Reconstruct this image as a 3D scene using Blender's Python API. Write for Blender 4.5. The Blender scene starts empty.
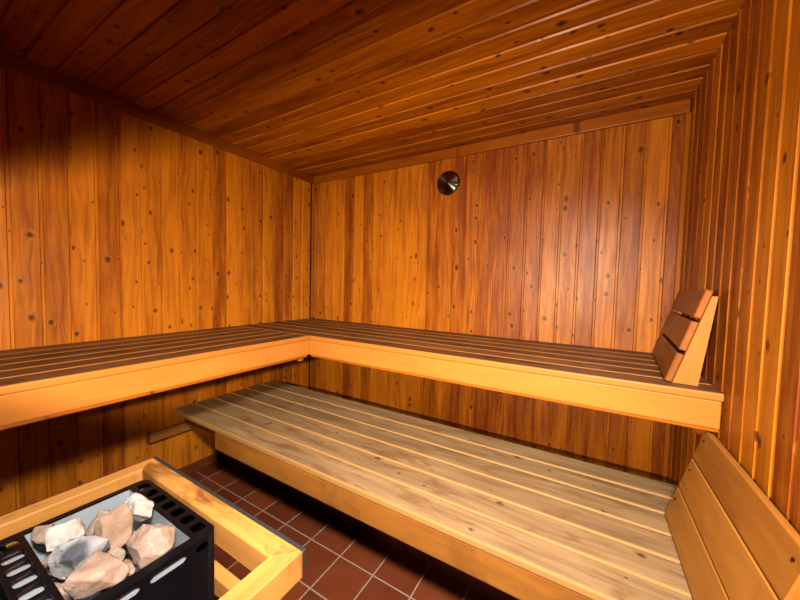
import bpy, bmesh, math, random
from mathutils import Vector, Matrix, noise as mnoise

random.seed(11)
C = bpy.context.scene.collection
SC = bpy.context.scene

# ------------------------------------------------------------------ camera, world, light, exposure
cam_d = bpy.data.cameras.new('camera')
cam_d.sensor_width = 36.0
cam_d.lens = 321.08 * 36.0 / 800.0
cam_d.clip_start = 0.01
cam = bpy.data.objects.new('camera', cam_d)
C.objects.link(cam)
r_ = Vector((0.86029745, 0.5092226, 0.02409626))
u_ = Vector((-0.04526276, 0.02921742, 0.99854776))
f_ = Vector((-0.50777906, 0.86013876, -0.04818449))
M = Matrix(((r_.x, u_.x, -f_.x), (r_.y, u_.y, -f_.y), (r_.z, u_.z, -f_.z))).to_4x4()
M.translation = Vector((2.1981, -2.1294, 1.2637))
cam.matrix_world = M
SC.camera = cam

w = bpy.data.worlds.new('world')
SC.world = w
w.use_nodes = True
w.node_tree.nodes['Background'].inputs[0].default_value = (0.01, 0.006, 0.004, 1)
w.node_tree.nodes['Background'].inputs[1].default_value = 0.2

SC.view_settings.view_transform = 'Standard'
SC.view_settings.look = 'None'
SC.view_settings.gamma = 1.0
SC.view_settings.use_curve_mapping = False
SC.view_settings.exposure = 0.0

# unseen light added behind the front wall, its beam cut by the slit opening
ld = bpy.data.lights.new('added_light', 'AREA')
ld.shape = 'RECTANGLE'
ld.size = 0.20
ld.size_y = 0.035
ld.energy = 122
ld.color = (1.0, 0.80, 0.52)
lo = bpy.data.objects.new('added_light', ld)
C.objects.link(lo)
lo.location = (1.98, -2.53, 1.28)
lo.rotation_euler = Vector((-0.5, 1.0, 0.0)).to_track_quat('-Z', 'Y').to_euler()

# small ceiling lamp near the right wall, outside the picture: throws its light down over bench and heater
LAMP = Vector((2.40, -2.17, 1.97))
l2 = bpy.data.lights.new('lamp_light', 'AREA')
l2.shape = 'RECTANGLE'
l2.size = 0.28
l2.size_y = 0.20
l2.energy = 116
l2.color = (1.0, 0.94, 0.84)
l2.spread = math.radians(108)
lo2 = bpy.data.objects.new('lamp_light', l2)
C.objects.link(lo2)
lo2.rotation_euler = Vector((-0.44, 0.62, -0.95)).to_track_quat('-Z', 'Y').to_euler()

W, H, YF = 2.5878, 2.2122, -2.32          # room width, height, front wall


# ------------------------------------------------------------------ materials
def new_mat(name):
    m = bpy.data.materials.new(name)
    m.use_nodes = True
    nt = m.node_tree
    return m, nt, nt.nodes['Principled BSDF']


class NG:
    def __init__(s, nt):
        s.nt = nt

    def n(s, t, **kw):
        nd = s.nt.nodes.new(t)
        for k, v in kw.items():
            setattr(nd, k, v)
        return nd

    def lk(s, a, b):
        s.nt.links.new(a, b)

    def val(s, x, sock):
        if isinstance(x, (int, float)):
            sock.default_value = x
        elif isinstance(x, (tuple, list)):
            sock.default_value = x
        else:
            s.lk(x, sock)

    def math(s, op, a, b=0.0, c=None, clamp=False):
        nd = s.n('ShaderNodeMath', operation=op, use_clamp=clamp)
        s.val(a, nd.inputs[0])
        s.val(b, nd.inputs[1])
        if c is not None:
            s.val(c, nd.inputs[2])
        return nd.outputs[0]

    def mapr(s, v, a, b, c=0.0, d=1.0, smooth=True):
        nd = s.n('ShaderNodeMapRange', interpolation_type='SMOOTHSTEP' if smooth else 'LINEAR')
        s.val(v, nd.inputs[0])
        for i, x in enumerate((a, b, c, d)):
            nd.inputs[i + 1].default_value = x
        return nd.outputs[0]

    def comb(s, x, y, z=0.0):
        nd = s.n('ShaderNodeCombineXYZ')
        for i, v in enumerate((x, y, z)):
            s.val(v, nd.inputs[i])
        return nd.outputs[0]

    def noise(s, vec, scale=1.0, detail=3.0, rough=0.55, dist=0.0):
        nd = s.n('ShaderNodeTexNoise')
        s.lk(vec, nd.inputs['Vector'])
        nd.inputs['Scale'].default_value = scale
        nd.inputs['Detail'].default_value = detail
        nd.inputs['Roughness'].default_value = rough
        nd.inputs['Distortion'].default_value = dist
        return nd.outputs[0]

    def mix(s, f, a, b, mode='MIX'):
        nd = s.n('ShaderNodeMix', data_type='RGBA', blend_type=mode)
        s.val(f, nd.inputs[0])
        s.val(a if not isinstance(a, tuple) else (*a, 1.0)[:4], nd.inputs[6])
        s.val(b if not isinstance(b, tuple) else (*b, 1.0)[:4], nd.inputs[7])
        return nd.outputs[2]


def lin(r, g, b):
    def f(c):
        c /= 255.0
        return c / 12.92 if c <= 0.04045 else ((c + 0.055) / 1.055) ** 2.4
    return (f(r), f(g), f(b))


def wood_mat(name, light, dark, knot=(60, 22, 6), rough=0.42, knots=0.55, knot_r=0.035, grain=0.6,
             vary=0.5, dirt=0.0, dirt_col=(70, 40, 20), bump=0.25, spec=0.14, halo=None, edge=None):
    m, nt, bs = new_mat(name)
    g = NG(nt)
    at = g.n('ShaderNodeAttribute', attribute_name='wc')
    sp = g.n('ShaderNodeSeparateXYZ')
    g.lk(at.outputs['Vector'], sp.inputs[0])
    x, y, z = sp.outputs
    rn = g.n('ShaderNodeAttribute', attribute_name='rnd').outputs['Fac']
    # knots: scattered through the board, a different set on each board
    kv = g.comb(g.math('MULTIPLY', x, 7.0), g.math('MULTIPLY', y, 10.0))
    vo = g.n('ShaderNodeTexVoronoi', voronoi_dimensions='2D', feature='F1')
    g.lk(kv, vo.inputs['Vector'])
    vo.inputs['Scale'].default_value = 1.0
    d = vo.outputs['Distance']
    cs = g.n('ShaderNodeSeparateColor')
    g.lk(vo.outputs['Color'], cs.inputs[0])
    has = g.math('LESS_THAN', cs.outputs[0], knots)
    wob = g.noise(g.comb(g.math('MULTIPLY', x, 60), g.math('MULTIPLY', y, 60), z), 1.0, 2.0)
    rad = g.math('MULTIPLY_ADD', g.math('POWER', cs.outputs[1], 2.0), 0.085, knot_r)
    dd = g.math('ADD', g.math('DIVIDE', d, rad), g.math('MULTIPLY_ADD', wob, 1.3, -0.65))
    core = g.math('MULTIPLY', g.mapr(dd, 1.55, 0.35), has)
    ring = g.math('MULTIPLY', g.mapr(dd, 2.0, 1.0), has)
    # grain bends round the knots
    bend = g.math('MULTIPLY', ring, 1.6)
    lowf = g.noise(g.comb(g.math('MULTIPLY', x, 1.6), g.math('MULTIPLY', y, 9), g.math('MULTIPLY', z, 9)), 1.0, 2.0)
    q = g.math('ADD', g.math('MULTIPLY', y, 55), g.math('ADD', bend, g.math('MULTIPLY', lowf, 6.0)))
    fine = g.noise(g.comb(g.math('MULTIPLY', x, 2.2), q, g.math('MULTIPLY', z, 40)), 1.0, 4.0, 0.6)
    fib = g.noise(g.comb(g.math('MULTIPLY', x, 14), g.math('MULTIPLY', y, 420), g.math('MULTIPLY', z, 300)), 1.0, 2.0)
    blot = g.noise(g.comb(g.math('MULTIPLY', x, 2.5), g.math('MULTIPLY', y, 14), g.math('MULTIPLY', z, 5)), 1.0, 3.0)
    t = g.math('ADD', g.math('MULTIPLY', g.math('SUBTRACT', fine, 0.5), grain * 2.2),
               g.math('MULTIPLY', g.math('SUBTRACT', blot, 0.5), 1.2))
    t = g.math('ADD', t, g.math('MULTIPLY', g.math('SUBTRACT', fib, 0.5), 0.35))
    t = g.math('ADD', t, g.math('MULTIPLY', g.math('SUBTRACT', rn, 0.5), vary * 2.0))
    t = g.math('ADD', t, 0.45, clamp=True)
    col = g.mix(t, lin(*light), lin(*dark))
    if halo:
        col = g.mix(g.math('MULTIPLY', g.math('SUBTRACT', ring, core, clamp=True), 0.35), col, lin(*halo))
    col = g.mix(g.math('MULTIPLY', core, 0.85), col, lin(*knot))
    if dirt > 0:
        dn = g.noise(g.comb(g.math('MULTIPLY', x, 4.0), g.math('MULTIPLY', y, 13), g.math('MULTIPLY', z, 3)), 1.0, 5.0, 0.65, 0.6)
        df = g.math('MULTIPLY', g.mapr(dn, 0.50, 0.68), dirt)
        col = g.mix(df, col, lin(*dirt_col))
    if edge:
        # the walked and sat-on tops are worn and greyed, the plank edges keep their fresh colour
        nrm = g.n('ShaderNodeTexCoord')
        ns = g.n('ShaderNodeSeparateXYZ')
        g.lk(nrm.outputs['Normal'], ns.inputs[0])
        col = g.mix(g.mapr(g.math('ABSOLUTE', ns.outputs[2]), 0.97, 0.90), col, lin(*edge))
    g.lk(col, bs.inputs['Base Color'])
    rr = g.math('ADD', rough, g.math('MULTIPLY', g.math('SUBTRACT', blot, 0.5), 0.25))
    g.lk(rr, bs.inputs['Roughness'])
    bs.inputs['Specular IOR Level'].default_value = spec
    wav = g.noise(g.comb(g.math('MULTIPLY', x, 5), g.math('MULTIPLY', y, 22), g.math('MULTIPLY', z, 10)), 1.0, 2.0)
    hgt = g.math('ADD', g.math('MULTIPLY', wav, 0.0035), g.math('MULTIPLY', fine, 0.0006))
    hgt = g.math('SUBTRACT', hgt, g.math('MULTIPLY', core, 0.0009))
    bp = g.n('ShaderNodeBump')
    bp.inputs['Strength'].default_value = bump
    bp.inputs['Distance'].default_value = 1.0
    g.lk(hgt, bp.inputs['Height'])
    g.lk(bp.outputs[0], bs.inputs['Normal'])
    return m


def plain(name, rgb, rough=0.5, metal=0.0, spec=0.5, grime=0.0):
    m, nt, bs = new_mat(name)
    g = NG(nt)
    tc = g.n('ShaderNodeTexCoord')
    nz = g.noise(tc.outputs['Object'], 18.0, 4.0)
    c = lin(*rgb)
    col = g.mix(g.math('MULTIPLY', g.mapr(nz, 0.45, 0.75), grime), c, tuple(k * 0.35 for k in c))
    g.lk(col, bs.inputs['Base Color'])
    g.lk(g.math('MULTIPLY_ADD', nz, 0.2, rough - 0.1), bs.inputs['Roughness'])
    bs.inputs['Metallic'].default_value = metal
    bs.inputs['Specular IOR Level'].default_value = spec
    return m


M_WALL = wood_mat('varnished_pine_wall', (152, 87, 12), (98, 40, 3), spec=0.2, rough=0.42, halo=(146, 87, 21), knots=0.8, vary=0.45, grain=0.85, bump=0.4, knot=(36, 11, 3))
M_CEIL = wood_mat('varnished_pine_ceiling', (150, 84, 7), (96, 39, 1), rough=0.36, halo=(146, 87, 21), knots=0.75, knot_r=0.05, vary=0.32, grain=0.9, bump=0.7, knot=(36, 11, 3))
M_TRIM = wood_mat('varnished_pine_trim', (125, 66, 7), (93, 39, 4), rough=0.4, knots=0.1)
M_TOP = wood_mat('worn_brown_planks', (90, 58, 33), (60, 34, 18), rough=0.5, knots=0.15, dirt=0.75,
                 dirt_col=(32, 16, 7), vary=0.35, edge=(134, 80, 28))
M_FASC = wood_mat('golden_fascia_pine', (146, 90, 36), (132, 74, 22), rough=0.42, knots=0.06, knot=(134, 66, 14),
                  grain=0.35, vary=0.2)
M_LOW = wood_mat('bleached_bench_planks', (125, 98, 69), (82, 61, 39), rough=0.5, knots=0.25, dirt=0.6,
                 dirt_col=(75, 44, 20), vary=0.4, knot=(50, 25, 11), edge=(122, 88, 50))
M_LOWF = wood_mat('lower_fascia_pine', (125, 80, 30), (96, 53, 16), rough=0.5, knots=0.0, dirt=0.5,
                  dirt_col=(75, 41, 16), vary=0.2)
M_SLAT = wood_mat('brown_backrest_slats', (125, 69, 25), (93, 48, 14), rough=0.45, knots=0.05, vary=0.25, dirt=0.2)
M_SLAT2 = wood_mat('amber_backrest_slats', (130, 82, 30), (100, 57, 16), rough=0.45, knots=0.04, vary=0.3, dirt=0.45,
                   dirt_col=(107, 59, 21))
M_POST = wood_mat('golden_post_pine', (140, 86, 34), (126, 70, 20), rough=0.45, knots=0.05, grain=0.3, vary=0.2)
M_GUARD = wood_mat('scorched_guard_pine', (157, 110, 55), (130, 82, 34), rough=0.5, knots=0.1, dirt=0.85,
                   dirt_col=(77, 39, 11), vary=0.2)
M_BASE = wood_mat('dark_stained_board', (89, 43, 9), (64, 27, 5), rough=0.5, knots=0.1)
M_BLACK = plain('black_enamel', (4, 4, 6), 0.38, 0.0, 0.15)
M_EDGE = plain('dark_outline', (10, 9, 8), 0.7)
M_STEEL = plain('galvanised_steel', (160, 165, 174), 0.42, 0.55, 0.5, 0.25)
M_SCREW = plain('dark_screw', (50, 30, 18), 0.4, 0.8)


def tile_mat():
    m, nt, bs = new_mat('quarry_tiles')
    g = NG(nt)
    tc = g.n('ShaderNodeTexCoord')
    sp = g.n('ShaderNodeSeparateXYZ')
    g.lk(tc.outputs['Object'], sp.inputs[0])
    P = 0.1855
    u = g.math('DIVIDE', g.math('SUBTRACT', sp.outputs[0], 0.887 - 20 * P), P)
    v = g.math('DIVIDE', g.math('SUBTRACT', sp.outputs[1], -1.026 - 20 * P), P)
    du = g.math('ABSOLUTE', g.math('SUBTRACT', g.math('FRACT', u), 0.5))
    dv = g.math('ABSOLUTE', g.math('SUBTRACT', g.math('FRACT', v), 0.5))
    e = g.math('MAXIMUM', du, dv)
    gr = g.mapr(e, 0.478, 0.487)
    cell = g.n('ShaderNodeTexWhiteNoise', noise_dimensions='2D')
    g.lk(g.comb(g.math('FLOOR', u), g.math('FLOOR', v)), cell.inputs['Vector'])
    nz = g.noise(tc.outputs['Object'], 9.0, 5.0)
    nf = g.noise(tc.outputs['Object'], 70.0, 3.0)
    t = g.math('ADD', g.math('MULTIPLY', cell.outputs['Value'], 0.6), g.math('MULTIPLY', nz, 0.5))
    tile = g.mix(t, lin(62, 23, 7), lin(86, 36, 11))
    col = g.mix(gr, tile, g.mix(nf, lin(92, 70, 58), lin(118, 96, 82)))
    g.lk(col, bs.inputs['Base Color'])
    g.lk(g.math('ADD', g.math('MULTIPLY', gr, 0.4), g.math('MULTIPLY_ADD', nz, 0.25, 0.32)), bs.inputs['Roughness'])
    bp = g.n('ShaderNodeBump')
    bp.inputs['Strength'].default_value = 0.5
    g.lk(g.math('ADD', g.math('MULTIPLY', gr, -0.0025), g.math('MULTIPLY', nf, 0.0006)), bp.inputs['Height'])
    bp.inputs['Distance'].default_value = 1.0
    g.lk(bp.outputs[0], bs.inputs['Normal'])
    return m


M_TILE = tile_mat()


def stone_mat(name, a, b, c, seed, patch=None):
    m, nt, bs = new_mat(name)
    g = NG(nt)
    tc = g.n('ShaderNodeTexCoord')
    mp = g.n('ShaderNodeMapping')
    mp.inputs['Location'].default_value = (seed * 3.1, seed * 1.7, seed)
    g.lk(tc.outputs['Object'], mp.inputs[0])
    n1 = g.noise(mp.outputs[0], 16.0, 5.0, 0.6, 0.5)
    n2 = g.noise(mp.outputs[0], 34.0, 6.0, 0.7, 0.3)
    n3 = g.noise(mp.outputs[0], 150.0, 4.0, 0.7)
    col = g.mix(g.mapr(n1, 0.38, 0.62), lin(*a), lin(*b))
    col = g.mix(g.mapr(n2, 0.5, 0.72), col, lin(*c))
    col = g.mix(g.math('MULTIPLY', g.mapr(n3, 0.58, 0.75), 0.45), col, lin(92, 78, 70))
    if patch:
        vd = g.n('ShaderNodeVectorMath', operation='DISTANCE')
        g.lk(tc.outputs['Object'], vd.inputs[0])
        vd.inputs[1].default_value = patch
        dd = g.math('ADD', vd.outputs['Value'], g.math('MULTIPLY', n2, 0.03))
        col = g.mix(g.mapr(dd, 0.045, 0.030), col, lin(46, 46, 54))
    g.lk(col, bs.inputs['Base Color'])
    bs.inputs['Roughness'].default_value = 0.85
    bp = g.n('ShaderNodeBump')
    bp.inputs['Strength'].default_value = 0.6
    bp.inputs['Distance'].default_value = 1.0
    g.lk(g.math('ADD', g.math('MULTIPLY', n2, 0.006), g.math('MULTIPLY', n3, 0.0016)), bp.inputs['Height'])
    g.lk(bp.outputs[0], bs.inputs['Normal'])
    return m


# ------------------------------------------------------------------ mesh helpers
AX = {'x': Matrix(((1, 0, 0), (0, 1, 0), (0, 0, 1))),
      'y': Matrix(((0, -1, 0), (1, 0, 0), (0, 0, 1))),
      'z': Matrix(((0, 1, 0), (0, 0, 1), (1, 0, 0)))}


class MB:
    """collects boards (each with its own grain coordinates) and builds ONE mesh"""

    def __init__(s):
        s.v, s.f, s.wc, s.rn = [], [], [], []

    def prof(s, pts, l0, l1, mat, end=0.0, shift=None, rnd=None):
        """closed profile pts (across, depth) swept along local x from l0 to l1, placed by 4x4 mat"""
        n = len(pts)
        cx = sum(p[0] for p in pts) / n
        cy = sum(p[1] for p in pts) / n
        off = shift or Vector((random.uniform(0, 60), random.uniform(0, 60), random.uniform(0, 60)))
        rnd = random.random() if rnd is None else rnd
        b = len(s.v)
        hx = max(abs(p[0] - cx) for p in pts)
        hy = max(abs(p[1] - cy) for p in pts)
        if end > 0:
            rings = [(l0, True), (l0 + end, False), (l1 - end, False), (l1, True)]
        else:
            rings = [(l0, False), (l1, False)]
        for l, ins in rings:
            for a, d in pts:
                if ins:
                    a = cx + (a - cx) * (1 - end / hx)
                    d = cy + (d - cy) * (1 - end / hy)
                p = Vector((l, a, d))
                s.v.append(mat @ p)
                s.wc.append(p + off)
                s.rn.append(rnd)
        for k in range(len(rings) - 1):
            for i in range(n):
                j = (i + 1) % n
                s.f.append((b + k * n + i, b + k * n + j, b + (k + 1) * n + j, b + (k + 1) * n + i))
        s.f.append(tuple(b + i for i in reversed(range(n))))
        e = b + (len(rings) - 1) * n
        s.f.append(tuple(e + i for i in range(n)))

    def box(s, p0, p1, axis='x', c=0.003, mat=None, rnd=None, end=None):
        """chamfered board between two corners, grain along axis"""
        p0, p1 = Vector(p0), Vector(p1)
        lo = Vector([min(a, b) for a, b in zip(p0, p1)])
        hi = Vector([max(a, b) for a, b in zip(p0, p1)])
        ce, h = (lo + hi) / 2, (hi - lo) / 2
        R = AX[axis]
        hl = Vector([abs(k) for k in (R.transposed() @ h)])
        c = min(c, hl.y * 0.45, hl.z * 0.45)
        pts = [(-hl.y + c, -hl.z), (hl.y - c, -hl.z), (hl.y - c * .3, -hl.z + c * .3), (hl.y, -hl.z + c),
               (hl.y, hl.z - c), (hl.y - c * .3, hl.z - c * .3), (hl.y - c, hl.z),
               (-hl.y + c, hl.z), (-hl.y + c * .3, hl.z - c * .3), (-hl.y, hl.z - c),
               (-hl.y, -hl.z + c), (-hl.y + c * .3, -hl.z + c * .3)]
        T = Matrix.Translation(ce) @ R.to_4x4()
        if mat is not None:
            T = mat @ T
        s.prof(pts, -hl.x, hl.x, T, end=min(c if end is None else end, hl.x * .4), rnd=rnd)

    def build(s, name, material, parent=None, loc=(0, 0, 0)):
        me = bpy.data.meshes.new(name)
        L = Vector(loc)
        me.from_pydata([tuple(Vector(v) - L) for v in s.v], [], s.f)
        a = me.attributes.new('wc', 'FLOAT_VECTOR', 'POINT')
        a.data.foreach_set('vector', [k for v in s.wc for k in v])
        r = me.attributes.new('rnd', 'FLOAT', 'POINT')
        r.data.foreach_set('value', s.rn)
        bm = bmesh.new()
        bm.from_mesh(me)
        bmesh.ops.recalc_face_normals(bm, faces=bm.faces)
        bm.to_mesh(me)
        bm.free()
        me.materials.append(material)
        o = bpy.data.objects.new(name, me)
        C.objects.link(o)
        o.location = loc
        if parent:
            o.parent = parent
        return o


def bm_obj(name, bm, material, parent=None, smooth=False):
    me = bpy.data.meshes.new(name)
    bmesh.ops.recalc_face_normals(bm, faces=bm.faces)
    for f in bm.faces:
        f.smooth = smooth
    bm.to_mesh(me)
    bm.free()
    me.materials.append(material)
    o = bpy.data.objects.new(name, me)
    C.objects.link(o)
    if parent:
        o.parent = parent
    return o


def thing(name, label, cat, loc, rotz=0.0, group=None):
    o = bpy.data.objects.new(name, None)
    C.objects.link(o)
    o.location = loc
    o.rotation_euler = (0, 0, rotz)
    o.empty_display_size = 0.1
    tag(o, label, cat, group)
    return o


def tag(o, label, cat, group=None):
    o['label'] = label
    o['category'] = cat
    if group:
        o['group'] = group


def struct(o):
    o['kind'] = 'structure'
    return o


# ------------------------------------------------------------------ structure
GD, CH, FL = 0.006, 0.004, 0.009          # groove depth, chamfer, groove flat


def cladding(name, mat, length, a0, a1, seam, pitch, place, thick=0.018):
    """tongue-and-groove boards; across runs a0..a1 with a seam at `seam`; +depth faces the room"""
    mb = MB()
    k0 = math.floor((a0 - seam) / pitch)
    k1 = math.ceil((a1 - seam) / pitch)
    for k in range(k0, k1):
        s0, s1 = seam + k * pitch, seam + (k + 1) * pitch
        s0, s1 = max(s0, a0), min(s1, a1)
        if s1 - s0 < 0.03:
            continue
        pts = [(s0, -thick), (s1, -thick), (s1, -GD), (s1 - FL, -GD), (s1 - FL - CH, 0.0015 - 0.0015),
               (s0 + CH, 0), (s0, -GD)]
        mb.prof(pts, 0, length, place)
    return struct(mb.build(name, mat))


def frame(origin, along, across, depth):
    m = Matrix((along, across, depth)).transposed().to_4x4()
    m.translation = Vector(origin)
    return m


X, Y, Z = Vector((1, 0, 0)), Vector((0, 1, 0)), Vector((0, 0, 1))
cladding('wall_left', M_WALL, H, YF, 0.0, -0.706, 0.0975, frame((0, 0, 0), Z, Y, X))
cladding('wall_back', M_WALL, H, 0.0, W, 1.74, 0.0975, frame((0, 0, 0), Z, X, -Y))
cladding('wall_right', M_WALL, H, YF, 0.0, -0.424, 0.087, frame((W, 0, 0), Z, Y, -X))
WZ0, WZ1, WX0, WX1 = 1.15, 1.400, 1.15, 2.11          # added unseen slit in the front wall, edges set to cut the light
FM = frame((0, YF, 0), Z, X, Y)
fw = MB()
for k in range(27):
    s0, s1 = k * 0.0975, min((k + 1) * 0.0975, W)
    if s1 - s0 < 0.02:
        continue
    pts = [(s0, -0.018), (s1, -0.018), (s1, -GD), (s1 - FL, -GD), (s1 - FL - CH, 0), (s0 + CH, 0), (s0, -GD)]
    if WX0 + 0.02 < s1 and s0 < WX1 - 0.02:
        fw.prof(pts, 0, WZ0, FM)
        fw.prof(pts, WZ1, H, FM)
    else:
        fw.prof(pts, 0, H, FM)
struct(fw.build('wall_front', M_WALL))
mb = MB()
mb.box((WX0, YF - 0.02, WZ0 - 0.03), (WX1, YF + 0.004, WZ0), 'x', 0.003)
mb.box((WX0, YF - 0.02, WZ1), (WX1, YF + 0.004, WZ1 + 0.03), 'x', 0.003)
mb.box((WX0 - 0.03, YF - 0.02, WZ0 - 0.03), (WX0, YF + 0.004, WZ1 + 0.03), 'z', 0.003)
mb.box((WX1, YF - 0.02, WZ0 - 0.03), (WX1 + 0.09, YF + 0.004, WZ1 + 0.03), 'z', 0.003)
struct(mb.build('light_slit', M_TRIM))
cladding('ceiling', M_CEIL, W, YF, 0.0, -0.091, 0.0965, frame((0, 0, H), X, Y, -Z))

bm = bmesh.new()
bmesh.ops.create_cube(bm, size=1.0, matrix=Matrix.Translation((W / 2, YF / 2, -0.04)) @ Matrix.Diagonal((W + 0.1, -YF + 0.1, 0.08, 1)))
struct(bm_obj('floor', bm, M_TILE))

mb = MB(); mb.box((0.0, YF, H - 0.062), (0.020, 0.0, H), 'y', 0.006); struct(mb.build('trim_1', M_TRIM))
mb = MB(); mb.box((0.020, -0.020, H - 0.066), (W - 0.004, 0.0, H), 'x', 0.006); struct(mb.build('trim_2', M_TRIM))
mb = MB(); mb.box((W - 0.022, -0.022, 0), (W, 0.0, H - 0.066), 'z', 0.006); struct(mb.build('trim_3', M_TRIM))
mb = MB(); mb.box((0.0, -0.018, 0), (0.018, 0.0, H - 0.062), 'z', 0.006); struct(mb.build('trim_4', M_TRIM))
mb = MB(); mb.box((0.0, YF, 0), (0.018, -0.02, 0.06), 'y', 0.004); struct(mb.build('baseboard_left', M_BASE))
mb = MB(); mb.box((W - 0.018, YF, 0), (W, -0.02, 0.06), 'y', 0.004); struct(mb.build('baseboard_right', M_BASE))
mb = MB(); mb.box((0.018, -0.018, 0), (W - 0.018, 0, 0.06), 'x', 0.004); struct(mb.build('baseboard_back', M_BASE))

# ------------------------------------------------------------------ upper benches
HB, DB, PT = 0.9375, 0.724, 0.028
GAP = 0.005


def planks(mb, n, a0, a1, l0, l1, z1, t, axis):
    p = (a1 - a0) / n
    for k in range(n):
        s0, s1 = a0 + k * p + (GAP / 2 if k else 0), a0 + (k + 1) * p - (GAP / 2 if k < n - 1 else 0)
        if axis == 'x':
            mb.box((l0, s0, z1 - t), (l1, s1, z1), 'x', 0.006, end=0.003)
        else:
            mb.box((s0, l0, z1 - t), (s1, l1, z1), 'y', 0.006, end=0.003)


XE = 2.585
ub = thing('upper_bench', 'upper bench along the back wall with brown planks and golden fascia', 'bench', (1.29, -0.36, 0.80), group=None)


def put(mb, name, mat, t):
    return mb.build(name, mat, t) if False else _put(mb, name, mat, t)


def _put(mb, name, mat, t):
    o = mb.build(name, mat)
    o.parent = t
    # parts are modelled in world space; bring them into the thing's own frame
    o.matrix_parent_inverse = Matrix.Identity(4)
    L = Matrix.Translation(t.location) @ Matrix.Rotation(t.rotation_euler.z, 4, 'Z')
    o.data.transform(L.inverted())
    return o


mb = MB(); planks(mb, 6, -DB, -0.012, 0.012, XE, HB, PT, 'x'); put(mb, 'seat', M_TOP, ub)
mb = MB(); mb.box((0.712, -DB + 0.004, 0.818), (XE - 0.004, -DB + 0.028, HB - PT), 'x', 0.003); put(mb, 'fascia', M_FASC, ub)
mb = MB(); mb.box((0.730, -DB + 0.010, 0.805), (XE - 0.004, -DB + 0.044, 0.818), 'x', 0.003); put(mb, 'bottom_strip', M_TRIM, ub)
mb = MB(); mb.box((0.02, -0.055, 0.83), (XE, -0.012, HB - PT), 'x', 0.003); put(mb, 'back_rail', M_BASE, ub)
for x in (0.06, 1.28):
    mb = MB(); mb.box((x, -DB + 0.044, 0.84), (x + 0.045, -0.056, HB - PT), 'y', 0.003); put(mb, 'cross_rail', M_BASE, ub)
mb = MB(); mb.box((W - 0.060, -0.66, 0.765), (W - 0.001, -0.022, 0.805), 'y', 0.012); put(mb, 'wall_bracket', M_TRIM, ub)

lb = thing('upper_bench', 'upper bench along the left wall, reaching the left edge of the photo', 'bench', (0.36, -1.5, 0.80))
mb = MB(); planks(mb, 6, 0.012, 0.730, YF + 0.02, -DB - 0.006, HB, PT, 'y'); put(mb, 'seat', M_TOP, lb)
mb = MB(); mb.box((0.702, YF + 0.02, 0.818), (0.726, -DB + 0.002, HB - PT), 'y', 0.003); put(mb, 'fascia', M_FASC, lb)
mb = MB(); mb.box((0.686, YF + 0.02, 0.805), (0.722, -DB - 0.01, 0.818), 'y', 0.003); put(mb, 'bottom_strip', M_TRIM, lb)
mb = MB(); mb.box((0.012, YF + 0.02, 0.83), (0.052, -DB - 0.02, HB - PT), 'y', 0.003); put(mb, 'back_rail', M_BASE, lb)
for y in (-1.45, -2.2):
    mb = MB(); mb.box((0.053, y, 0.84), (0.685, y + 0.045, HB - PT), 'x', 0.003); put(mb, 'cross_rail', M_BASE, lb)
mb = MB(); mb.box((0.672, -0.772, 0.782), (0.700, -0.742, 0.804), 'x', 0.003); put(mb, 'support_block', M_POST, lb)

# ------------------------------------------------------------------ lower bench
HL, YFR, YBK = 0.462, -1.156, -0.425
wb = thing('lower_bench', 'low wide bench of bleached planks standing on the tiled floor', 'bench', (1.3, -0.8, 0.0))
mb = MB(); planks(mb, 6, YFR, YBK, 0.012, W - 0.012, HL, PT, 'x'); put(mb, 'seat', M_LOW, wb)
mb = MB(); mb.box((0.46, YFR + 0.004, 0.333), (W - 0.012, YFR + 0.032, HL - PT), 'x', 0.004); put(mb, 'fascia', M_LOWF, wb)
mb = MB(); mb.box((0.025, YFR + 0.06, 0.36), (W - 0.02, YFR + 0.10, HL - PT), 'x', 0.003); put(mb, 'front_rail', M_BASE, wb)
mb = MB(); mb.box((0.025, YBK - 0.06, 0.36), (W - 0.02, YBK - 0.02, HL - PT), 'x', 0.003); put(mb, 'back_rail', M_BASE, wb)
mb = MB(); mb.box((0.025, -0.850, 0.0), (W - 0.02, -0.830, HL - PT), 'x', 0.003); put(mb, 'kick_board', M_BASE, wb)
mb = MB(); mb.box((0.001, -1.290, 0.305), (0.042, -0.44, 0.358), 'y', 0.004); put(mb, 'wall_ledger', M_LOWF, wb)
mb = MB(); mb.box((W - 0.042, -1.290, 0.305), (W - 0.001, -0.44, 0.358), 'y', 0.004); put(mb, 'wall_ledger', M_LOWF, wb)


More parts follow.
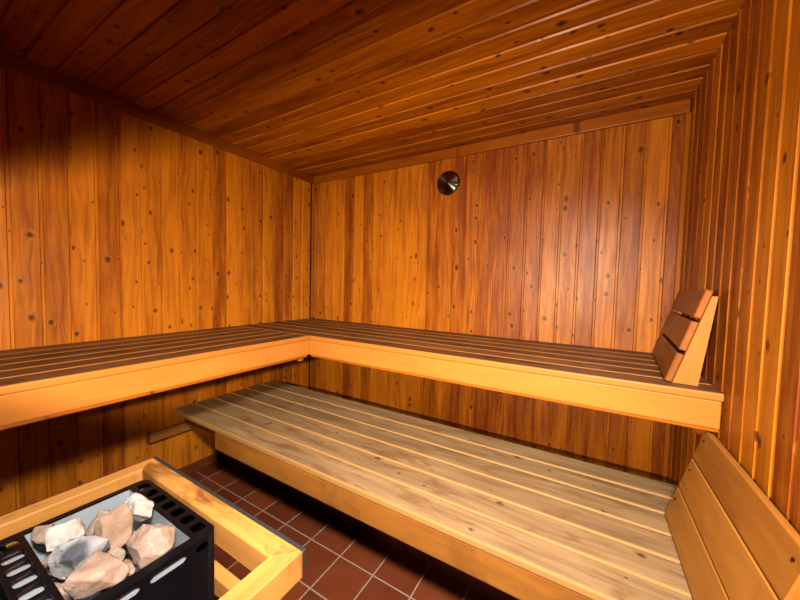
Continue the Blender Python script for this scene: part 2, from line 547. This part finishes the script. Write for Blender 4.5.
# ------------------------------------------------------------------ backrests
def backrest(name, label, loc, rotz, length, smat, pmat, gap=0.0135):
    """local: origin at the near bottom front edge, slats run +y, leaning towards +x"""
    t = thing(name, label, 'backrest', loc, rotz)
    lean = math.atan2(0.094, 0.333)
    R = Matrix.Rotation(lean, 4, 'Y')
    hs = 0.341
    z = 0.0072
    for k, hh in enumerate((0.341 - 2 * gap) * q for q in (0.34, 0.34, 0.32)):
        mb = MB()
        mb.box((0.0, 0.0, z), (0.021, length, z + hh), 'y', 0.0035, mat=R)
        o = mb.build('slat', smat, t)
        for yy in (0.03, length - 0.03):
            sc = bmesh.new()
            bmesh.ops.create_cone(sc, cap_ends=True, segments=12, radius1=0.004, radius2=0.0035, depth=0.003,
                                  matrix=R @ Matrix.Translation((-0.0005, yy, z + hh * 0.72)) @ Matrix.Rotation(math.pi / 2, 4, 'Y'))
            bm_obj('screw', sc, M_SCREW, o)
        z += hh + gap
    for yy in (0.006, length - 0.036):
        mb = MB()
        # wedge-shaped post: front edge along the slats, back edge steeper, flat foot
        x0 = 0.023 / math.cos(lean)
        tl = math.tan(lean)
        ht = 0.312
        pts = [(x0, 0.0), (0.092, 0.0), (0.128, ht), (x0 + ht * tl, ht)]
        place = frame((0, yy, 0), Y, X, Z)
        place = Matrix(((0, 1, 0, 0), (1, 0, 0, yy), (0, 0, 1, 0), (0, 0, 0, 1)))
        mb.prof(pts, 0.0, 0.03, place, end=0.002)
        # grain along the height
        mb.wc = [Vector((w_.z, w_.y, w_.x)) for w_ in mb.wc]
        mb.build('post', pmat, t)
    return t


backrest('backrest', 'small slatted backrest standing on the upper bench in the right corner',
         (2.4405, -0.664, HB), math.radians(-4.2), 0.625, M_SLAT, M_POST)
backrest('backrest', 'slatted backrest leaning by the right wall on the low bench',
         (2.461, -1.285, HL), 0.0, 0.605, M_SLAT2, M_POST, 0.005)

# ------------------------------------------------------------------ heater guard
GZ = 0.70
gx0, gx1, gy1, gy0 = 1.035, 1.702, -1.668, YF + 0.012
RW, RH = 0.047, 0.060
gd = thing('heater_guard', 'pale wooden guard rail frame standing round the black heater', 'guard rail', (1.37, -1.95, 0.0))


def mitre_rail(p_out0, p_out1, p_in0, p_in1, z0, z1, along):
    """rail with mitred ends in plan"""
    mb = MB()
    off = Vector((random.uniform(0, 60), random.uniform(0, 60), random.uniform(0, 60)))
    c = 0.004
    out0, out1, in0, in1 = [Vector((*p, 0)) for p in (p_out0, p_out1, p_in0, p_in1)]
    rings = []
    w_ = (in0 - out0)
    for a, b in ((out0, in0), (out1, in1)):
        d = (b - a)
        e = d.normalized() * c
        rings.append([a + Z * z0, a + Z * (z1 - c), a + e + Z * z1, b - e + Z * z1, b + Z * (z1 - c), b + Z * z0])
    b0 = len(mb.v)
    for rg in rings:
        for p in rg:
            mb.v.append(p)
            mb.wc.append((Vector((p.x, p.y, p.z)) if along == 'x' else Vector((p.y, p.x, p.z))) + off)
            mb.rn.append(0.5)
    for i in range(6):
        j = (i + 1) % 6
        mb.f.append((b0 + i, b0 + j, b0 + 6 + j, b0 + 6 + i))
    mb.f.append(tuple(b0 + i for i in range(5, -1, -1)))
    mb.f.append(tuple(b0 + 6 + i for i in range(6)))
    return mb


mb = mitre_rail((gx0, gy1), (gx1, gy1), (gx0 + RW, gy1 - RW), (gx1 - RW, gy1 - RW), GZ - RH, GZ, 'x'); put(mb, 'top_rail', M_GUARD, gd)
mb = mitre_rail((gx0, gy0), (gx0, gy1), (gx0 + RW, gy0), (gx0 + RW, gy1 - RW), GZ - RH, GZ, 'y'); put(mb, 'top_rail', M_GUARD, gd)
mb = mitre_rail((gx1, gy0), (gx1, gy1), (gx1 - RW, gy0), (gx1 - RW, gy1 - RW), GZ - RH, GZ, 'y'); put(mb, 'top_rail', M_GUARD, gd)
mb = MB(); mb.box((gx0 + 0.1, gy1 - RW, 0.510), (gx1 - RW, gy1 - 0.018, 0.556), 'x', 0.003); put(mb, 'lower_rail', M_GUARD, gd)
for x, y in ((gx0 + 0.002, gy1 - 2 * RW), (gx1 - RW - 0.002, gy1 - 2 * RW), (gx0 + 0.002, gy0 + 0.01), (gx1 - RW - 0.002, gy0 + 0.01)):
    mb = MB(); mb.box((x, y, 0.0), (x + RW, y + RW - 0.002, GZ - RH), 'z', 0.003); put(mb, 'leg', M_GUARD, gd)
mb = MB()  # black strip added to draw the dark outline outside the rails
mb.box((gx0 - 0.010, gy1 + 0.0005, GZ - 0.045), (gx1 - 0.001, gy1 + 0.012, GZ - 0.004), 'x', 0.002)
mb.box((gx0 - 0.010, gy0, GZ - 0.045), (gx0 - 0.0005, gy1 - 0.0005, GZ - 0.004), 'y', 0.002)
e = put(mb, 'outline_strip', M_EDGE, gd)
e['label'] = 'added black strip drawing a dark outline along the outer edge'

# ------------------------------------------------------------------ heater
hx0, hx1, hy1, hy0, HZ = 1.128, 1.486, -1.722, -2.008, 0.692
ht = thing('sauna_heater', 'black metal sauna heater with an open top full of stones', 'heater', (1.307, -1.865, 0.0))


def rrect(cx, cy, hw, hh, r, seg=4):
    pts = []
    for sx, sy, a0 in ((1, 1, 0), (-1, 1, 90), (-1, -1, 180), (1, -1, 270)):
        for k in range(seg + 1):
            a = math.radians(a0 + 90 * k / seg)
            pts.append((cx + sx * (hw - r) + r * math.cos(a), cy + sy * (hh - r) + r * math.sin(a)))
    return pts


def plate(outer, holes, t, place):
    bm = bmesh.new()
    edges = []
    for loop in [outer] + holes:
        vs = [bm.verts.new((p[0], p[1], 0)) for p in loop]
        for i in range(len(vs)):
            edges.append(bm.edges.new((vs[i], vs[(i + 1) % len(vs)])))
    bmesh.ops.triangle_fill(bm, edges=edges, use_beauty=True, use_dissolve=False)
    r = bmesh.ops.extrude_face_region(bm, geom=list(bm.faces))
    bmesh.ops.translate(bm, verts=[v for v in r['geom'] if isinstance(v, bmesh.types.BMVert)], vec=(0, 0, -t))
    bmesh.ops.transform(bm, matrix=place, verts=bm.verts)
    return bm


def put_bm(bm, name, mat, t, smooth=False):
    bmesh.ops.transform(bm, matrix=Matrix.Translation(-Vector(t.location)), verts=bm.verts)
    return bm_obj(name, bm, mat, t, smooth)


# top rim: bed opening in the middle, rounded vent holes on the far and near rims
bx0, bx1, by1, by0 = 1.143, 1.462, -1.768, -1.958
mx, my = (hx0 + hx1) / 2, (hy0 + hy1) / 2
outer = rrect(mx, my, (hx1 - hx0) / 2, (hy1 - hy0) / 2, 0.022, 6)
holes = [rrect((bx0 + bx1) / 2, (by0 + by1) / 2, (bx1 - bx0) / 2, (by1 - by0) / 2, 0.004, 2)]
for k in range(7):
    xx = hx0 + 0.040 + k * 0.0455
    holes.append(rrect(xx, (hy1 + by1) / 2 + 0.001, 0.0165, 0.0135, 0.009, 4))
    holes.append(rrect(xx, (hy0 + by0) / 2 - 0.001, 0.0175, 0.0165, 0.009, 4))
bm = plate(outer, holes, 0.004, Matrix.Translation((0, 0, HZ)))
put_bm(bm, 'top_rim', M_BLACK, ht)
# side shells, the right and left ones with a row of long slots under the rim
ZB = 0.10
for sx, nm in ((hx1, 1), (hx0, -1)):
    L0, L1 = hy0 + 0.022, hy1 - 0.022
    o2 = [(L0, ZB), (L1, ZB), (L1, HZ - 0.004), (L0, HZ - 0.004)]
    hs = [rrect(yy, HZ - 0.019, hw, 0.0085, 0.0084, 5) for yy, hw in ((-1.757, 0.013), (-1.822, 0.033), (-1.904, 0.033), (-1.968, 0.013))]
    place = Matrix(((0, 0, nm, sx), (1, 0, 0, 0), (0, 1, 0, 0), (0, 0, 0, 1)))
    bm = plate(o2, hs, 0.003, place)
    put_bm(bm, 'side_panel', M_BLACK, ht)
for sy, nm in ((hy1, 1), (hy0, -1)):
    o2 = [(hx0 + 0.022, ZB), (hx1 - 0.022, ZB), (hx1 - 0.022, HZ - 0.004), (hx0 + 0.022, HZ - 0.004)]
    place = Matrix(((1, 0, 0, 0), (0, 0, nm, sy), (0, 1, 0, 0), (0, 0, 0, 1)))
    bm = plate(o2, [], 0.003, place)
    put_bm(bm, 'front_panel' if nm > 0 else 'back_panel', M_BLACK, ht)
for cx_, cy_, a0 in ((hx1 - .022, hy1 - .022, 0), (hx0 + .022, hy1 - .022, 90), (hx0 + .022, hy0 + .022, 180), (hx1 - .022, hy0 + .022, 270)):
    bm = bmesh.new()
    ring = []
    for k in range(7):
        a = math.radians(a0 + 90 * k / 6)
        ring.append([bm.verts.new((cx_ + rr * math.cos(a), cy_ + rr * math.sin(a), zz)) for rr, zz in ((.022, ZB), (.022, HZ - .004), (.019, HZ - .004), (.019, ZB))])
    for k in range(6):
        for i in range(4):
            j = (i + 1) % 4
            bm.faces.new((ring[k][i], ring[k + 1][i], ring[k + 1][j], ring[k][j]))
    put_bm(bm, 'corner_shell', M_BLACK, ht, True)
# stone tray of galvanised steel
bm = bmesh.new()
t_ = 0.003
for p0, p1 in (((bx0, by0, 0.50), (bx1, by1, 0.504)),
               ((bx0 - t_, by0, 0.50), (bx0, by1, HZ - 0.005)), ((bx1, by0, 0.50), (bx1 + t_, by1, HZ - 0.005)),
               ((bx0, by1, 0.50), (bx1, by1 + t_, HZ - 0.005)), ((bx0, by0 - t_, 0.50), (bx1, by0, HZ - 0.005))):
    a, b = Vector(p0), Vector(p1)
    bmesh.ops.create_cube(bm, size=1, matrix=Matrix.Translation((a + b) / 2) @ Matrix.Diagonal((*(b - a), 1)))
put_bm(bm, 'stone_tray', M_STEEL, ht)
bm = bmesh.new()
for p0, p1 in (((hx0 + .02, hy0 + .004, 0.664), (hx1 - .02, by0 - .006, 0.668)), ((hx0 + .005, by0, 0.60), (hx0 + .009, by1, HZ - .006)),
               ((hx1 - .012, by0, 0.60), (hx1 - .008, by1, HZ - .006))):
    a, b = Vector(p0), Vector(p1)
    bmesh.ops.create_cube(bm, size=1, matrix=Matrix.Translation((a + b) / 2) @ Matrix.Diagonal((*(b - a), 1)))
put_bm(bm, 'heat_shield', M_STEEL, ht)
bm = bmesh.new()
for x in (hx0 + 0.03, hx1 - 0.03):
    for y in (hy0 + 0.03, hy1 - 0.03):
        bmesh.ops.create_cone(bm, cap_ends=True, segments=16, radius1=0.016, radius2=0.012, depth=ZB,
                              matrix=Matrix.Translation((x, y, ZB / 2)))
lg = bm
for x, y in ((hx0 + .03, hy0 + .03), (hx1 - .03, hy0 + .03), (hx0 + .03, hy1 - .03), (hx1 - .03, hy1 - .03)):
    b2 = bmesh.new()
    bmesh.ops.create_cone(b2, cap_ends=True, segments=16, radius1=0.016, radius2=0.012, depth=ZB, matrix=Matrix.Translation((x, y, ZB / 2)))
    put_bm(b2, 'foot', M_BLACK, ht)
lg.free()
bm = bmesh.new()
bmesh.ops.create_cube(bm, size=1, matrix=Matrix.Translation((mx, hy0 - 0.017, 0.645)) @ Matrix.Diagonal((hx1 - hx0 - 0.01, 0.022, 0.075, 1)))
bmesh.ops.bevel(bm, geom=list(bm.edges), offset=0.004, segments=2, affect='EDGES', profile=0.5)
o = put_bm(bm, 'back_plate', M_STEEL, ht)
o['label'] = 'bare grey steel plate at the back'


# ------------------------------------------------------------------ stones
def stone(name, label, pos, size, rot, seed, mat, group, npts=16):
    rnd = random.Random(seed)
    bm = bmesh.new()
    for _ in range(npts):
        v = Vector((rnd.gauss(0, 1), rnd.gauss(0, 1), rnd.gauss(0, 1))).normalized() * rnd.uniform(0.86, 1.08)
        bm.verts.new((v.x * size[0], v.y * size[1], v.z * size[2]))
    r = bmesh.ops.convex_hull(bm, input=bm.verts)
    junk = [g for g in r['geom_interior'] if isinstance(g, bmesh.types.BMVert)]
    if junk:
        bmesh.ops.delete(bm, geom=junk, context='VERTS')
    bmesh.ops.dissolve_limit(bm, angle_limit=math.radians(14), verts=bm.verts, edges=bm.edges)
    bmesh.ops.bevel(bm, geom=list(bm.edges), offset=min(size) * 0.13, segments=2, affect='EDGES', profile=0.6, clamp_overlap=True)
    bmesh.ops.triangulate(bm, faces=bm.faces)
    for _ in range(3):
        le = [e_ for e_ in bm.edges if e_.calc_length() > min(size) * 0.16]
        if le:
            bmesh.ops.subdivide_edges(bm, edges=le, cuts=1)
            bmesh.ops.triangulate(bm, faces=bm.faces)
    bmesh.ops.remove_doubles(bm, verts=bm.verts, dist=1e-5)
    bm.normal_update()
    k = min(size)
    sv = Vector((seed * 1.3, seed * 2.1, seed * 0.7))
    for v in bm.verts:
        d = mnoise.noise(v.co / k * 1.3 + sv) * 0.10 + mnoise.noise(v.co / k * 3.4 + sv) * 0.045 + mnoise.noise(v.co / k * 9 + sv) * 0.014
        v.co += v.normal * d * k
    o = bm_obj(name, bm, mat, None, True)
    o.location = pos
    o.rotation_euler = [math.radians(a) for a in rot]
    tag(o, label, 'stone', group)
    return o


SM_W = stone_mat('chalky_stone', (128, 119, 111), (140, 137, 131), (102, 84, 72), 1)
SM_T = stone_mat('tan_stone', (117, 89, 70), (106, 82, 66), (128, 108, 95), 2)
SM_P = stone_mat('pinkish_stone', (128, 106, 93), (117, 90, 75), (135, 121, 112), 3)
SM_G = stone_mat('grey_stone', (102, 98, 102), (117, 113, 113), (74, 73, 79), 4, patch=(0.020, -0.026, 0.026))
SM_B = stone_mat('buff_stone', (113, 97, 84), (102, 84, 70), (121, 111, 102), 5)
SG = 'stones in the heater'
stone('heater_stone', 'grey stone with a sooty dark patch near the front left of the heater', (1.325, -1.914, 0.694), (0.058, 0.043, 0.044), (0, -8, 25), 31, SM_G, SG)
stone('heater_stone', 'large flat buff stone at the near right of the heater, beside the grey one', (1.409, -1.912, 0.694), (0.050, 0.042, 0.042), (8, 4, 40), 12, SM_P, SG)
stone('heater_stone', 'big pinkish stone at the right end of the heater bed', (1.408, -1.820, 0.692), (0.056, 0.050, 0.046), (0, 6, 30), 23, SM_P, SG)
stone('heater_stone', 'tall tan stone standing on edge in the middle of the heater bed', (1.300, -1.848, 0.698), (0.036, 0.044, 0.064), (-8, -6, 35), 44, SM_T, SG)
stone('heater_stone', 'white stone in the far corner of the heater bed, behind the tan one', (1.272, -1.794, 0.704), (0.052, 0.024, 0.036), (6, 0, 10), 55, SM_W, SG)
stone('heater_stone', 'chalk white stone at the left end of the heater bed', (1.218, -1.910, 0.694), (0.038, 0.034, 0.040), (0, 0, 0), 66, SM_W, SG)
stone('heater_stone', 'small brownish stone in the left near corner of the heater bed', (1.176, -1.936, 0.688), (0.030, 0.022, 0.030), (0, 0, 15), 77, SM_B, SG)
stone('heater_stone', 'small pale wedge of stone leaning left of the tall tan one', (1.232, -1.852, 0.684), (0.040, 0.028, 0.032), (0, 20, 60), 88, SM_B, SG)
fill = 'buff stone lying deeper in the heater bed, mostly covered by bigger stones'
rr = random.Random(5)
for i, (x, y, z) in enumerate([(1.185, -1.805, .60), (1.25, -1.81, .61), (1.33, -1.80, .62), (1.41, -1.81, .61), (1.185, -1.875, .62),
                               (1.26, -1.87, .62), (1.33, -1.87, .62), (1.41, -1.87, .62), (1.185, -1.915, .635), (1.25, -1.925, .64),
                               (1.31, -1.93, .63), (1.41, -1.92, .62), (1.36, -1.872, .668), (1.350, -1.792, .668), (1.275, -1.938, .672),
                               (1.255, -1.885, .670), (1.375, -1.855, .645)]):
    stone('heater_stone', fill, (x, y, z), (0.034, 0.030, 0.028) if z < 0.65 else (0.026, 0.023, 0.022), (rr.uniform(0, 90), rr.uniform(0, 90), rr.uniform(0, 180)), 100 + i, [SM_B, SM_P, SM_T][i % 3], SG, 13)


# ------------------------------------------------------------------ round vent on the back wall
def brushed_mat():
    m, nt, bs = new_mat('spun_dark_metal')
    g = NG(nt)
    bs.inputs['Base Color'].default_value = (0.20, 0.17, 0.14, 1)
    bs.inputs['Metallic'].default_value = 1.0
    bs.inputs['Roughness'].default_value = 0.2
    bs.inputs['Anisotropic'].default_value = 0.96
    bs.inputs['Anisotropic Rotation'].default_value = 0.25
    tn = g.n('ShaderNodeTangent', direction_type='RADIAL', axis='Z')
    g.lk(tn.outputs[0], bs.inputs['Tangent'])
    return m


def lathe(prof, seg=64):
    bm = bmesh.new()
    rings = []
    for r, z in prof:
        if r < 1e-6:
            rings.append([bm.verts.new((0, 0, z))])
        else:
            rings.append([bm.verts.new((r * math.cos(2 * math.pi * k / seg), r * math.sin(2 * math.pi * k / seg), z)) for k in range(seg)])
    for a, b in zip(rings, rings[1:]):
        for k in range(seg):
            j = (k + 1) % seg
            if len(a) == 1:
                bm.faces.new((a[0], b[k], b[j]))
            elif len(b) == 1:
                bm.faces.new((a[k], a[j], b[0]))
            else:
                bm.faces.new((a[k], a[j], b[j], b[k]))
    return bm


vt = thing('air_vent', 'round dark metal vent disc high on the back wall', 'vent', (1.311, 0.0, 1.980))
vt.rotation_euler = (math.radians(90), 0, 0)
VR = 0.083
M_SPUN = brushed_mat()
bm_obj('collar', lathe([(VR, 0.0), (VR, 0.006), (VR - 0.004, 0.010), (VR - 0.016, 0.010), (VR - 0.018, 0.004), (0, 0.004)]), plain('dark_bronze', (36, 26, 20), 0.35, 0.9), vt, True)
bm_obj('disc', lathe([(VR - 0.020, 0.010), (VR - 0.006, 0.014), (VR - 0.006, 0.019), (VR - 0.009, 0.0205), (0.002, 0.0245), (0, 0.0246)]), M_SPUN, vt, True)

# ------------------------------------------------------------------ ceiling lamp near the right wall, just above the picture
wl = thing('ceiling_lamp', 'small wooden ceiling lamp by the right wall, in the front right corner', 'lamp', (LAMP.x, LAMP.y, H - GD))
mb = MB(); mb.box((LAMP.x - .15, LAMP.y - .12, LAMP.z + .02), (LAMP.x + .15, LAMP.y + .12, LAMP.z + .045), 'x', 0.004); put(mb, 'shade', M_TRIM, wl)
mb = MB(); mb.box((LAMP.x - .02, LAMP.y - .02, LAMP.z + .046), (LAMP.x + .02, LAMP.y + .02, H - GD - .001), 'z', 0.004); put(mb, 'stem', M_TRIM, wl)
lo2.parent = wl
lo2.location = LAMP - Vector((LAMP.x, LAMP.y, H - GD))
